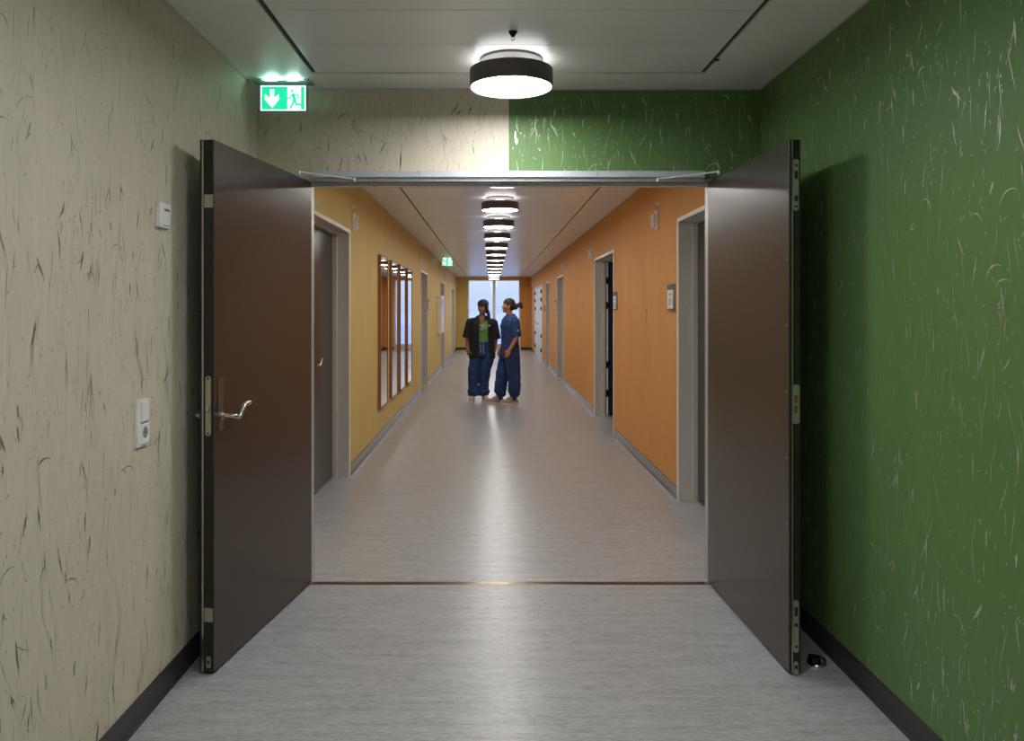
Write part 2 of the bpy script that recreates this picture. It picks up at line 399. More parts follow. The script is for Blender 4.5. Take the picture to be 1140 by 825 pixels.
# ------------------------------------------------------------------ corridor doors
def wavy_handle(mb, base, out, along, up, m='steel', r=0.0095):
    """base point on the leaf face; out/along/up unit vectors"""
    base = Vector(base); o = Vector(out); a = Vector(along); u = Vector(up); pts = []
    for k in range(6): pts.append(base + o*(0.0 + 0.05*k/5*0.96))
    for k in range(1, 5):
        t = k/4*PI/2; pts.append(base + o*(0.048+0.012*math.sin(t)) + a*(0.012*(1-math.cos(t))))
    for k in range(1, 15):
        t = k/14; sv = 3*t*t-2*t**3
        s2 = 0 if t < .2 else (1 if t > .7 else (lambda q: 3*q*q-2*q**3)((t-.2)/.5))
        pts.append(base + o*0.06 + a*(0.012+0.140*t) + u*(0.040*s2 - 0.008*math.sin(PI*min(1, t/.35))))
    mb.tube(pts, [r]*(len(pts)-2)+[r*.95, r*.6], m)
DN = [2]
def corridor_door(side, y0, y1, kind, label, split=None):
    """side -1 left wall, +1 right wall. local x points into the wall recess."""
    DN[0] += 1
    wallx = XL if side < 0 else XR
    root = empty('door_%d' % DN[0], (wallx, y0, 0)); tag(root, label, kind='structure')
    s = side; w_ = y1-y0
    def bx(mb, a, b, c, d, e_, f_, mt):
        mb.box(min(s*a, s*b), max(s*a, s*b), c, d, e_, f_, mt)
    dp = .14 if kind == 'open' else .30
    m = MB()       # frame: outer lip, lining, inner stop
    for (c, d) in ((0, .012), (w_-.012, w_)): bx(m, -.008, dp, c, d, 0, DT+.02, 'frame_grey')
    bx(m, -.008, .30, .012, w_-.012, DT+.008, DT+.02, 'frame_grey')
    for (c, d) in ((.012, .032), (w_-.032, w_-.012)): bx(m, .098, dp, c, d, 0, DT+.008, 'frame_grey')
    bx(m, .098, .30, .032, w_-.032, DT-.012, DT+.008, 'frame_grey')
    m.build('door_frame', root, bevel=.002)
    m = MB()
    for (c, d) in ((-.035, .002), (w_-.002, w_+.035)): bx(m, -.012, -.001, c, d, 0, DT+.035, 'frame_lip')
    bx(m, -.012, -.001, .002, w_-.002, DT+.003, DT+.035, 'frame_lip')
    m.build('architrave', root, bevel=.002)
    m = MB()
    for zz in (.25, .95, 1.55, 2.0):
        m.cone((s*.05, w_-.0125, zz), (s*.05, w_-.0135, zz), .005, .005, 'frame_lip', 10)
    m.build('screw', root)
    if kind == 'closed':
        c0 = .034
        if w_ > 1.2:       # narrow fixed leaf + active leaf
            c0 = w_-.034-.90
            m = MB(); bx(m, .135, .185, .034, c0-.004, .006, DT-.014, 'door_brown'); m.build('side_leaf', root, bevel=.002)
        m = MB(); bx(m, .135, .185, c0, w_-.034, .006, DT-.014, 'door_brown'); lf = m.build('leaf', root, bevel=.002)
        m = MB(); hy = c0+.07
        wavy_handle(m, (s*.135, hy, 1.055), (-s, 0, 0), (0, 1, 0), (0, 0, 1)); m.build('door_handle', lf, smooth=True)
        m = MB(); m.prism(roundrect(hy, 1.04, .036, .21, .006), 'x', s*.135, s*.132, 'steel'); m.build('handle_plate', lf)
    elif kind == 'open':
        m = MB(); m.box(min(s*.148, s*1.25), max(s*.148, s*1.25), w_-.056, w_-.006, .006, DT-.014, 'navy_door'); lf = m.build('leaf', root, bevel=.002)
        m = MB(); m.box(min(s*.146, s*.205), max(s*.146, s*.172), w_-.060, w_-.0565, .012, DT-.02, 'frame_lip'); m.build('leaf_edge', lf)
        for zz in (.32, .72, 1.55, 1.9):
            m = MB(); m.cone((s*.152, w_-.070, zz-.05), (s*.152, w_-.070, zz+.05), .010, .010, 'black_iron', 14); m.box(min(s*.152, s*.195), max(s*.152, s*.180), w_-.066, w_-.060, zz-.04, zz+.04, 'black_iron'); m.build('hinge', root)
    else:        # wide double white door with black hinges
        half = w_/2
        for q in (0, 1):
            c0 = .034 + q*(half-.03); c1 = c0 + half-.036
            m = MB(); bx(m, .002, .05, c0, c1, .006, DT-.014, 'white_door'); lf = m.build('leaf', root, bevel=.003)
            for zz in (.30, .72, 1.52, 1.78, 2.02):
                m = MB(); yy_ = c0+.12 if q == 0 else c1-.35
                bx(m, -.035, .004, yy_, yy_+.12, zz-.05, zz+.05, 'black_iron'); m.build('hinge', lf)
            m = MB(); wavy_handle(m, (s*.002, c0+(half-.14 if q == 0 else .1), 1.05), (-s, 0, 0), (0, -1 if q == 0 else 1, 0), (0, 0, 1)); m.build('door_handle', lf, smooth=True)
    return root
ll = ['dark brown door in the yellow wall just beyond the open left leaf',
      'grey framed wide door in the yellow wall directly past the mirrors',
      'grey framed wide door in the yellow wall beside the white cabinet', 'last door in the yellow wall near the far window']
rl = ['dark brown closed door in the orange wall just beyond the open right leaf',
      'wide doorway in the orange wall standing open onto a dark room',
      'third door in the orange wall, past the dark open doorway', 'pale narrow door in the orange wall, before the white double door',
      'white double door with black hinges near the far end of the orange wall']
for (a, b, k), l in zip(LEFT, ll): corridor_door(-1, a, b, k, l)
for (a, b, k), l in zip(RIGHT, rl): corridor_door(1, a, b, k, l)

# ------------------------------------------------------------------ the double door in front
LT = 2.19
def main_leaf(name, hinge, free, sgn, label):
    """sgn -1: leaf body lies on local -y of the visible face, +1 on local +y"""
    dx, dy = free[0]-hinge[0], free[1]-hinge[1]; L = math.hypot(dx, dy)
    root = empty(name, (hinge[0], hinge[1], 0), math.atan2(dy, dx)); tag(root, label, kind='structure')
    T = 0.046
    def yb(a, b): return (min(sgn*a, sgn*b), max(sgn*a, sgn*b))
    m = MB(); m.box(0, L-.004, *yb(0, T), .010, LT, 'door_brown'); panel_ = m.build('leaf', root, bevel=.0015)
    m = MB(); m.box(L-.004, L, *yb(0.001, T-.001), .012, LT-.002, 'door_edge')
    if sgn < 0: m.box(L-.035, L, *yb(T, T+.012), .012, LT, 'door_edge')     # closing lip
    m.build('leaf_edge', root)
    m = MB()
    if sgn < 0: m.box(L, L+.003, *yb(T-.004, T+.003), .014, LT-.004, 'steel')
    else: m.box(L, L+.003, *yb(.009, .014), .014, LT-.004, 'steel')
    m.build('edge_profile', root)
    m = MB(); m.box(0.02, L-.02, *yb(.012, .034), .0015, .0125, 'gasket'); m.build('bottom_seal', root)
    return root, L, T, yb
# left leaf (lock, lever)
h1 = (-0.979, D-.002); f1 = (-1.134, 3.207)
d1, L1, T1, yb = main_leaf('door_1', h1, f1, -1, 'dark brown left leaf of the double door, standing open with a lever handle')
for z0, z1 in ((1.495+(344.5-231)*3.21/F, 1.495+(344.5-216.6)*3.21/F), (1.495-(692.5-344.5)*3.21/F, 1.495-(677-344.5)*3.21/F)):
    m = MB(); m.box(L1, L1+.0015, *yb(.002, T1-.006), z0, z1, 'brushed_steel'); m.build('rod_cover', d1, bevel=.0005)
zc = 1.495-(452-344.5)*3.21/F
m = MB(); m.prism([(p[0], p[1]) for p in roundrect(-.022, zc, .024, .245, .0115)], 'x', L1, L1+.003, 'brushed_steel'); fe = m.build('lock_forend', d1)
m = MB()
for dz in (-.112, .112): m.cone((L1+.003, -.022, zc+dz), (L1+.0042, -.022, zc+dz), .0045, .0045, 'door_edge', 10)
m.build('screw', fe)
m = MB(); m.prism([(-.030, zc-.022), (-.014, zc-.022), (-.014, zc-.002), (-.030, zc+.012)], 'x', L1+.003, L1+.012, 'steel'); m.build('latch', fe, bevel=.001)
m = MB(); m.prism(roundrect(L1-.058, zc, .046, .225, .006), 'y', 0, .003, 'plate_steel'); m.build('handle_plate', d1, bevel=.001)
m = MB(); wavy_handle(m, (L1-.058, .002, 1.052), (0, 1, 0), (-1, 0, 0), (0, 0, 1), r=.0105); m.cone((L1-.058, .003, 1.052), (L1-.058, .010, 1.052), .017, .017, 'steel'); m.build('door_handle', d1, smooth=True)
m = MB(); wavy_handle(m, (L1-.058, -T1, 1.052), (0, -1, 0), (-1, 0, 0), (0, 0, 1), r=.0105); m.build('door_handle', d1, smooth=True)
m = MB(); m.prism(roundrect(L1-.058, zc, .046, .225, .006), 'y', -T1, -T1-.003, 'brushed_steel'); m.build('handle_plate', d1)
m = MB(); m.box(L1, L1+.002, -.030, -.012, .03, .075, 'brushed_steel'); m.box(L1+.002, L1+.003, -.025, -.017, .045, .060, 'door_edge'); m.build('seal_actuator', d1)
# right leaf (strike, flush bolts)
h2 = (1.183, D-.002); f2 = (1.217, 3.203)
d2, L2, T2, yb = main_leaf('door_2', h2, f2, 1, 'dark brown right leaf of the double door, standing open with a strike plate')
def zz(y): return 1.495-(y-344.5)*3.2/F
def plate(y0, y1, name, cuts, c=.027, wd=.022, mt='brushed_steel'):
    m = MB(); m.prism(roundrect(c, (zz(y0)+zz(y1))/2, wd, zz(y0)-zz(y1), wd*.45), 'x', L2, L2+.003, mt); o = m.build(name, d2)
    for a, b in cuts:
        m = MB(); m.box(L2+.003, L2+.0042, c-.006, c+.006, zz(b), zz(a), 'door_edge'); m.build('slot', o)
plate(177, 234.5, 'flush_bolt', [(183, 185), (190, 199), (218, 224), (229, 231)])
plate(428, 472, 'strike_plate', [], wd=.030)
for a, b in ((440.5, 448.5), (451.5, 459.5)):
    m = MB(); m.box(L2+.003, L2+.0045, .018, .034, zz(b), zz(a), 'brass'); m.build('strike_opening', d2)
plate(668.7, 726.8, 'flush_bolt', [(676, 686), (694, 698), (719, 721)])
plate(737, 752, 'bolt_tip', [(741, 745)], wd=.018)
for k in range(8):
    m = MB(); z_ = .07+.272*k; m.cone((L2-.028, -.001, z_), (L2-.028, .001, z_), .0045, .0045, 'grey_plastic', 10); m.build('screw', d2)
# frame of the double door, closer rail, arms
m = MB()
m.box(OL, OL+.05, D-.012, D+.085, 0, OT, 'rail_dark'); m.box(OR-.05, OR, D-.012, D+.085, 0, OT, 'rail_dark')
m.box(OL+.05, OR-.05, D-.012, D+.075, 2.178, OT, 'rail_dark')
m.box(OL+.05, OR-.05, D+.02, D+.075, 2.172, 2.178, 'frame_grey')
tag(m.build('trim_2', bevel=.0015), kind='structure')
rail = empty('door_closer_rail', (XC, D-.04, 0)); tag(rail, 'long silver door closer rail running across the top of the doorway', 'door closer rail')
m = MB(); m.box(-1.055, 1.055, -.022, .027, 2.206, 2.241, 'rail_metal'); m.build('rail_body', rail, bevel=.003)
m = MB(); m.box(-1.055, 1.055, -.008, .027, 2.186, 2.2055, 'rail_dark'); m.build('rail_channel', rail, bevel=.001)
for px in (467, 665):
    x = (px-VX)*4.22/F-XC; m = MB(); m.box(x-.003, x+.003, -.0245, -.021, 2.204, 2.243, 'rail_dark'); m.build('joint_clip', rail)
m = MB(); m.box(-.045, .045, -.012, .02, 2.178, 2.186, 'black_iron'); m.build('selector', rail)
for a, b in (((-.993, 4.06, 2.207), (-.735, 4.215, 2.196)), ((1.174, 4.05, 2.207), (.895, 4.215, 2.196))):
    a = Vector(a)-rail.location; b = Vector(b)-rail.location
    m = MB(); m.cone(a, b, .0075, .006, 'rail_metal', 12, .5); ar = m.build('closer_arm', rail)
    for c in (a, b): m = MB(); m.cone(c+Vector((0, 0, -.015)), c+Vector((0, 0, .004)), .0075, .0075, 'rail_metal', 16); m.build('pivot', ar)
m = MB(); m.prism([(D-.022, 0), (D+.022, 0), (D+.018, .003), (D-.018, .003)], 'x', OL, OR, 'threshold_metal'); tag(m.build('trim_3'), kind='structure')

# door stop
ds = empty('door_stop', (1.372, 3.31, 0)); tag(ds, 'small chrome half moon door stop on the floor behind the right leaf', 'door stop')
m = MB(); m.lathe([(0, .0), (.040, 0), (.040, .006), (.036, .011), (.02, .014), (0, .015)], (0, 0, 0), 'chrome'); m.build('base', ds, smooth=True)
m = MB(); n = 20; rs = []
for k in range(9):
    t = k/8*PI/2; r = .034*math.cos(t); z = .013+.022*math.sin(t)
    rs.append([(r*math.cos(a)+.006, r*math.sin(a), z) for a in [(-PI/2+PI*j/n) for j in range(n+1)]] )
m.rings(rs, 'chrome', cap=True); m.build('hood', ds, smooth=True)
m = MB(); m.box(-.026, .004, -.026, .026, .012, .034, 'rubber'); m.build('buffer', ds, bevel=.006)

# ------------------------------------------------------------------ ceiling lamps
def make_lamp(dm, um):
    root = empty('ceiling_lamp', (0, 0, 0))
    m = MB(); m.lathe([(0, HC), (.15, HC), (.152, HC-.004), (.152, HC-.012), (.148, HC-.013), (0, HC-.013)], (0, 0, 0), 'lamp_housing', 64); m.build('mounting_plate', root, smooth=True)
    m = MB(); m.cone((0, 0, HC-.013), (0, 0, HC-.058), .05, .05, 'white_plastic', 24); m.build('stem', root, smooth=True)
    zt, zb = HC-.052, HC-.138
    m = MB(); m.lathe([(.178, zt-.004), (.196, zt-.004), (.2, zt-.001), (.2, zb+.001), (.198, zb), (.194, zb+.001), (.193, zb+.006), (.193, zt-.010), (.178, zt-.012), (.178, zt-.004)], (0, 0, 0), 'lamp_housing', 72); m.build('housing', root, smooth=True)
    m = MB(); m.lathe([(0, zt-.006), (.178, zt-.006), (.178, zt-.011), (0, zt-.011)], (0, 0, 0), um, 64); m.build('upper_diffuser', root)
    m = MB(); m.lathe([(0, zb+.001), (.16, zb+.0015), (.186, zb+.003), (.1925, zb+.007), (.1925, zb+.012), (0, zb+.012)], (0, 0, 0), dm, 72); m.build('lower_diffuser', root, smooth=True)
    return root
lamp_f = make_lamp('lamp_diffuser_cool', 'lamp_halo'); lamp_c = make_lamp('lamp_diffuser', 'lamp_halo_corridor')
G = 'round ceiling lamps down the middle of the ceiling'
def put(o, y, lab):
    o.location = (XC, y, 0); tag(o, lab, 'ceiling lamp', G)
put(lamp_f, 3.78, 'large round dark rimmed ceiling lamp in front of the double door')
for y, l in ((2.04, 'round ceiling lamp overhead, above the top edge of the picture'), (0.3, 'round ceiling lamp right above the camera'), (-1.44, 'round ceiling lamp behind the camera')):
    put(copy_tree(lamp_f), y, l)
words = ['first', 'second', 'third', 'fourth', 'fifth', 'sixth', 'seventh', 'eighth', 'ninth', 'tenth', 'eleventh', 'twelfth', 'thirteenth', 'fourteenth']
labs = ['round corridor ceiling lamp hidden right behind the door header'] + ['round corridor ceiling lamp, %s in view beyond the door header' % q for q in words]
y = 4.98; k = 0
while y < END-.3:
    put(lamp_c if k == 0 else copy_tree(lamp_c), y, labs[k]); y += 1.74; k += 1
# small sprinkler-like hook in front of the lamp, and the black sensor dot
sp = empty('ceiling_hook', ((571-VX)*3.40/F, 3.40, HC)); tag(sp, 'small dark conical hook fixing on the ceiling in front of the large lamp', 'hook')
m = MB(); m.lathe([(.019, 0), (.019, -.004), (.013, -.012), (.008, -.022), (0, -.024)], (0, 0, 0), 'black_iron', 24); m.build('rose', sp, smooth=True)
m = MB(); m.tube([(.006*math.cos(a)*1.0, 0, -.030+.008*math.sin(a)) for a in [i/16*2*PI for i in range(17)]], .002, 'steel', 8); m.build('ring', sp, smooth=True)
m = MB(); m.lathe([(0, 0), (.011, 0), (.011, -.004), (.008, -.006), (0, -.006)], ((798.5-VX)*3.78/F, 3.78, HC), 'black_iron', 20); tag(m.build('ceiling_sensor', smooth=True), 'tiny black round sensor on the ceiling edge near the green wall', 'sensor')

# ------------------------------------------------------------------ emergency exit signs
def exit_sign():
    root = empty('exit_sign', (0, 0, 0)); W_, H_ = .236, .132; zt = HC-.022
    m = MB(); m.box(-.155, .155, -.036, .036, HC-.026, HC-.019, 'sign_rim'); m.build('ceiling_plate', root, bevel=.003)
    m = MB(); m.box(-.125, .125, -.008, .008, zt-.008, HC-.026, 'sign_rim'); m.build('holder', root, bevel=.001)
    for x in (-.12, .12): m = MB(); m.box(x-.012, x+.012, -.012, .012, HC-.019, HC, 'sign_rim'); m.build('spacer', root)
    for x in (-.055, .055):
        m = MB(); m.box(x-.032, x+.032, -.030, .006, HC-.019, HC-.0175, 'sign_glow'); m.build('light_slot', root)
    m = MB(); m.box(-W_/2-.012, W_/2+.012, -.004, .004, zt-.008-H_-.014, zt-.008, 'sign_rim'); pn = m.build('panel', root, bevel=.001)
    z0 = zt-.013-H_; z1 = zt-.013; cz = (z0+z1)/2
    m = MB(); m.box(-W_/2, W_/2, -.0055, -.004, z0, z1, 'sign_white'); m.build('white_field', pn)
    def U(x, y): return (-W_/2 + x*W_, z1 - y*H_)
    g = 'sign_green'
    m = MB(); m.box(U(.03, 0)[0], U(.595, 0)[0], -.0065, -.0055, U(0, .95)[1], U(0, .06)[1], g); m.build('green_field', pn)
    m = MB(); m.box(U(.895, 0)[0], U(.97, 0)[0], -.0065, -.0055, U(0, .95)[1], U(0, .06)[1], g); m.build('green_field', pn)
    m = MB(); ar = [(.215, .16), (.305, .16), (.305, .50), (.41, .34), (.41, .56), (.26, .90), (.10, .56), (.10, .34), (.215, .50)]
    m.prism([U(*p) for p in ar], 'y', -.0068, -.0078, 'sign_white'); m.build('arrow', pn)
    m = MB()       # running figure
    cx, cy = U(.70, .22); m.prism([(cx+.0062*math.cos(a), cy+.0062*math.sin(a)) for a in [i/14*2*PI for i in range(14)]], 'y', -.0056, -.0068, g)
    def limb(pts, wd):
        P = [U(*p) for p in pts]
        for (ax, ay), (bx_, by_) in zip(P[:-1], P[1:]):
            l = math.hypot(bx_-ax, by_-ay); nx, ny = -(by_-ay)/l*wd/2, (bx_-ax)/l*wd/2; ex, ey = (bx_-ax)/l*wd*.3, (by_-ay)/l*wd*.3
            m.prism([(ax+nx-ex, ay+ny-ey), (bx_+nx+ex, by_+ny+ey), (bx_-nx+ex, by_-ny+ey), (ax-nx-ex, ay-ny-ey)], 'y', -.0056, -.0068, g)
    limb([(.72, .36), (.755, .56)], .015); limb([(.70, .38), (.655, .50), (.60, .52)], .006); limb([(.73, .36), (.82, .38), (.85, .50)], .006)
    limb([(.74, .56), (.715, .74), (.655, .90)], .009); limb([(.765, .56), (.785, .74), (.885, .76)], .009)
    m.build('running_figure', pn)
    return root
s1 = exit_sign(); s1.location = ((315.5-VX)*4.10/F, 4.10, 0); tag(s1, 'large lit green exit sign with arrow hanging before the beige wall', 'exit sign', 'lit exit signs')
s2 = copy_tree(s1); s2.location = ((498-VX)*18.6/F, 18.6, 0); tag(s2, 'small distant lit green exit sign under the corridor ceiling', 'exit sign', 'lit exit signs')

# ------------------------------------------------------------------ switches on the beige wall
th = empty('thermostat', (XL, 3.04, 1.858)); tag(th, 'flat square white room control on the beige wall near the left leaf', 'thermostat')
m = MB(); m.prism(roundrect(0, 0, .096, .096, .004), 'x', 0, .018, 'white_plastic'); m.build('case', th, bevel=.002)
m = MB(); m.prism(roundrect(.008, -.004, .070, .078, .002), 'x', .018, .0195, 'white_plastic'); cv = m.build('cover', th, bevel=.0005)
m = MB(); m.box(.0195, .0200, -.014, .034, .018, .026, 'ink'); m.build('display', cv)
m = MB(); m.box(.0195, .0200, -.024, .036, -.040, -.037, 'ink'); m.build('lettering', cv)
so = empty('switch_and_socket', (XL, 2.862, 1.083)); tag(so, 'tall white plate with light switch above a power socket on the beige wall', 'light switch')
m = MB(); m.prism(roundrect(0, 0, .094, .172, .004), 'x', 0, .013, 'white_plastic'); m.build('frame', so, bevel=.002)
m = MB(); m.prism(roundrect(.004, .040, .058, .070, .002), 'x', .013, .018, 'white_plastic'); m.build('rocker', so, bevel=.001)
m = MB(); m.box(.013, .0138, -.028, .034, -.002, .001, 'ink'); m.build('seam', so)
m = MB(); m.box(.013, .0138, -.026, .036, -.081, -.079, 'ink'); m.build('seam', so)
m = MB(); m.prism(roundrect(.004, -.040, .058, .070, .002), 'x', .013, .016, 'white_plastic'); sk = m.build('socket', so, bevel=.001)
m = MB(); m.prism([(.004+.021*math.cos(a), -.036+.021*math.sin(a)) for a in [i/24*2*PI for i in range(24)]], 'x', .0135, .0163, 'grey_plastic'); m.build('recess', sk)
m = MB()
for dy in (-.009, .009): m.prism([(.004+dy+.003*math.cos(a), -.036+.003*math.sin(a)) for a in [i/10*2*PI for i in range(10)]], 'x', .0163, .0167, 'ink')
m.build('socket_holes', sk)

# ------------------------------------------------------------------ mirrors
def mirror():
    root = empty('wall_mirror', (0, 0, 0)); z0, z1, w_ = .37, 2.115, .62; t = .016
    m = MB(); m.box(0, .036, 0, t, z0, z1, 'wood_frame'); m.box(0, .036, w_-t, w_, z0, z1, 'wood_frame')
    m.box(0, .036, t, w_-t, z1-t, z1, 'wood_frame'); m.box(0, .036, t, w_-t, z0, z0+t, 'wood_frame'); m.build('frame', root, bevel=.001)
    m = MB(); m.box(0, .030, t, w_-t, z0+t, z1-t, 'mirror_glass'); m.build('glass', root)
    return root
mm = mirror(); ML = ['nearest of the four tall wood framed mirrors on the yellow wall', 'second nearest tall wood framed mirror on the yellow wall',
                     'third nearest tall wood framed mirror on the yellow wall', 'farthest tall wood framed mirror, next to the grey framed doorway']
for i, yv in enumerate((8.86, 9.85, 10.79, 11.74)):
    o = mm if i == 0 else copy_tree(mm); o.location = (XL, yv, 0); tag(o, ML[i], 'mirror', 'tall mirrors on the yellow wall')

# ------------------------------------------------------------------ small wall fittings
def call_light():
    root = empty('wall_signal_lamp', (0, 0, 0))
    m = MB(); m.prism(roundrect(0, 0, .078, .165, .012), 'x', 0, .022, 'white_plastic'); m.build('base', root, bevel=.004)
    m = MB(); m.prism(roundrect(0, -.008, .052, .115, .012), 'x', .022, .058, 'white_plastic'); hd = m.build('cover', root, bevel=.008)
    m = MB(); m.prism(roundrect(0, -.008, .026, .075, .006), 'x', .058, .0595, 'grey_plastic'); m.build('grille', hd)
    m = MB(); m.tube([(.012, 0, .08), (.014, 0, .10), (.012, 0, .125), (.010, 0, .148)], .0045, 'grey_plastic', 8); m.box(0, .018, -.013, .013, .125, .155, 'frame_lip'); m.build('cable_hook', root)
    return root
cl = call_light(); GC = 'white signal lamps on the corridor walls'
spots = [(-1, 7.24, 2.30, 'white signal lamp on the yellow wall beside the nearest left door'),
         (-1, 14.0, 2.36, 'signal lamp on the yellow wall between the last mirror and the next door'),
         (-1, 21.6, 2.36, 'signal lamp on the yellow wall beyond the exit sign, by the third left door'),
         (-1, 25.2, 2.36, 'farthest signal lamp on the yellow wall, by the last left door'),
         (1, 6.92, 2.285, 'nearest white signal lamp high on the orange wall, above the room sign'),
         (1, 11.45, 2.31, 'white signal lamp on the orange wall by the open dark doorway'),
         (1, 15.8, 2.36, 'farthest signal lamp on the orange wall, by the third right door')]
for i, (s, yv, zv, l) in enumerate(spots):
    o = cl if i == 0 else copy_tree(cl)
    o.location = (XL if s < 0 else XR, yv, zv); o.rotation_euler = (0, 0, 0 if s < 0 else PI); tag(o, l, 'signal lamp', GC)
def room_sign():
    root = empty('room_sign', (0, 0, 0))
    m = MB(); m.box(0, .020, -.10, .10, -.105, .105, 'grey_plastic'); b = m.build('backing', root, bevel=.002)
    m = MB(); m.box(.020, .023, -.10, .10, .060, .105, 'ink'); m.build('header', root)
    m = MB(); m.box(.020, .022, -.098, .098, -.092, .058, 'white_plastic'); pp = m.build('paper', root)
    m = MB()
    for k_ in range(4): m.box(.022, .0225, -.05, .04-.012*(k_ % 2), -.02-.014*k_, -.015-.014*k_, 'ink')
    m.box(.022, .0225, -.05, .05, .018, .026, 'ink'); m.build('lines', pp)
    m = MB(); m.box(.020, .024, -.10, .10, -.105, -.092, 'ink'); m.build('footer', root)
    return root
rs_ = room_sign(); GS = 'room signs beside the corridor doors'
for i, (s, yv, l) in enumerate([(1, 6.36, 'nearest white room sign with dark top strip on the orange wall'), (1, 9.22, 'room sign on the orange wall right beside the dark open doorway'),
                                (1, 17.75, 'small white room sign past the third right door'), (-1, 15.95, 'room sign on the yellow wall just past the doorway after the mirrors')]):
    o = rs_ if i == 0 else copy_tree(rs_); o.location = (XL if s < 0 else XR, yv, 1.594); o.rotation_euler = (0, 0, 0 if s < 0 else PI); tag(o, l, 'sign', GS)
nb = empty('wall_cabinet', (XL, 18.55, 0)); tag(nb, 'tall white wall cabinet with a dark display on the yellow wall', 'cabinet')
m = MB(); m.box(0, .11, 0, .95, .93, 1.82, 'white_plastic'); m.build('body', nb, bevel=.006)
m = MB(); m.box(.11, .115, .10, .85, 1.42, 1.74, 'screen'); m.build('display', nb)
m = MB(); m.box(XR-.006, XR, 7.42, 7.47, 1.36, 1.50, 'orange_wall'); tag(m.build('wall_scrape', bevel=.002), 'short thin vertical strip on the orange wall left of the room sign', 'strip')
m = MB(); m.box(XR-.02, XR, 21.4, 21.5, 1.45, 1.60, 'black_iron'); tag(m.build('wall_button', bevel=.004), 'small dark button plate on the orange wall before the white double door', 'button')
# ------------------------------------------------------------------ people
mat('skin_brown', (150, 100, 78), 0.5, noise=((30, 30, 30), 0.05))
mat('skin_tan', (186, 128, 100), 0.5, noise=((30, 30, 30), 0.05))
mat('hair_dark', (34, 27, 30), 0.65, noise=((60, 60, 20), 0.3))
mat('hair_brown', (58, 42, 38), 0.6, noise=((60, 60, 20), 0.3))
mat('hair_band', (58, 62, 78), 0.7)
mat('black_cloth', (24, 23, 30), 0.8, noise=((25, 25, 12), 0.2), bump=((30, 30, 14), 0.5))
mat('navy_cloth', (40, 66, 118), 0.8, noise=((18, 18, 8), 0.15), bump=((26, 26, 12), 0.6))
mat('denim_cloth', (36, 60, 112), 0.85, noise=((18, 18, 8), 0.2), bump=((26, 26, 12), 0.6))
mat('green_cloth', (104, 150, 78), 0.8, noise=((20, 20, 20), 0.08))
mat('print_pale', (206, 206, 180), 0.8)
mat('shoe_beige', (196, 178, 150), 0.6)
mat('shoe_grey', (158, 146, 138), 0.6, noise=((60, 60, 60), 0.15))
mat('sole_white', (218, 212, 204), 0.6)
mat('shoe_coral', (206, 116, 96), 0.6)
mat('eye_white', (214, 208, 200), 0.3); mat('iris_dark', (26, 18, 16), 0.3); mat('lip', (140, 78, 70), 0.5)

def capsule(mb, p0, p1, r0, r1, m, n=14, k=4):
    p0 = Vector(p0); p1 = Vector(p1); d = (p1-p0).normalized(); u = d.orthogonal().normalized(); v = d.cross(u); rs = []
    for i in range(k+1):
        a = -PI/2 + PI/2*i/k + (0.06 if i == 0 else 0); rs.append((p0 + d*math.sin(a)*r0, r0*math.cos(a)))
    for i in range(k+1):
        a = PI/2*i/k - (0.06 if i == k else 0); rs.append((p1 + d*math.sin(a)*r1, r1*math.cos(a)))
    mb.rings([[c + (u*math.cos(2*PI*j/n) + v*math.sin(2*PI*j/n))*r for j in range(n)] for c, r in rs], m)
def chain(mb, pts, rr, m, n=14):
    for i in range(len(pts)-1): capsule(mb, pts[i], pts[i+1], rr[i], rr[i+1], m, n)
def ellipsoid(mb, c, r, m, M=None, n=20, k=12):
    c = Vector(c); rs = []
    for i in range(k+1):
        a = -PI/2+PI*i/k; a = max(-PI/2+.05, min(PI/2-.05, a)); ring = []
        for j in range(n):
            b = 2*PI*j/n; p = Vector((r[0]*math.cos(a)*math.cos(b), r[1]*math.cos(a)*math.sin(b), r[2]*math.sin(a)))
            if M is not None: p = M @ p
            ring.append(c+p)
        rs.append(ring)
    mb.rings(rs, m)
def loft(mb, rows, m, n=32, a0=0, a1=2*PI, closed=True, sq=1.0):
    """rows: (cx, cy, z, rx, ry)"""
    rs = []
    for cx, cy, z, rx, ry in rows:
        ring = []
        for j in range(n if closed else n+1):
            a = a0+(a1-a0)*j/n; ca, sa = math.cos(a), math.sin(a)
            ring.append((cx+rx*math.copysign(abs(ca)**sq, ca), cy+ry*math.copysign(abs(sa)**sq, sa), z))
        rs.append(ring)
    mb.rings(rs, m, cap=closed, closed=closed)
def fuse(mb, name, parent, voxel=.006, smooth=3, wrinkle=0, wsc=12):
    """one continuous surface from overlapping volumes"""
    o = mb.build(name+'_raw', None)
    r = o.modifiers.new('r', 'REMESH'); r.mode = 'VOXEL'; r.voxel_size = voxel; r.use_smooth_shade = True
    if smooth: q = o.modifiers.new('s', 'SMOOTH'); q.factor = .5; q.iterations = smooth
    dg = bpy.context.evaluated_depsgraph_get(); dg.update()
    me = bpy.data.meshes.new_from_object(o.evaluated_get(dg)); me.name = name
    bpy.data.objects.remove(o)
    if wrinkle:
        NN = [v.normal.copy() for v in me.vertices]
        for v, nn in zip(me.vertices, NN):
            p = v.co; q = Vector((p.x*wsc*.7+p.z*wsc*.5, p.y*wsc*.7, p.z*wsc-p.x*wsc*.6)); d = (.6-2*abs(mnoise.noise(q)))*.8+.35*mnoise.noise(q*2.6)
            v.co = p + nn*d*wrinkle
    if not me.materials: me.materials.append(MATS[mb.mats[0]])
    for p in me.polygons: p.use_smooth = True; p.material_index = 0
    o = bpy.data.objects.new(name, me); COL.objects.link(o); o.parent = parent
    return o
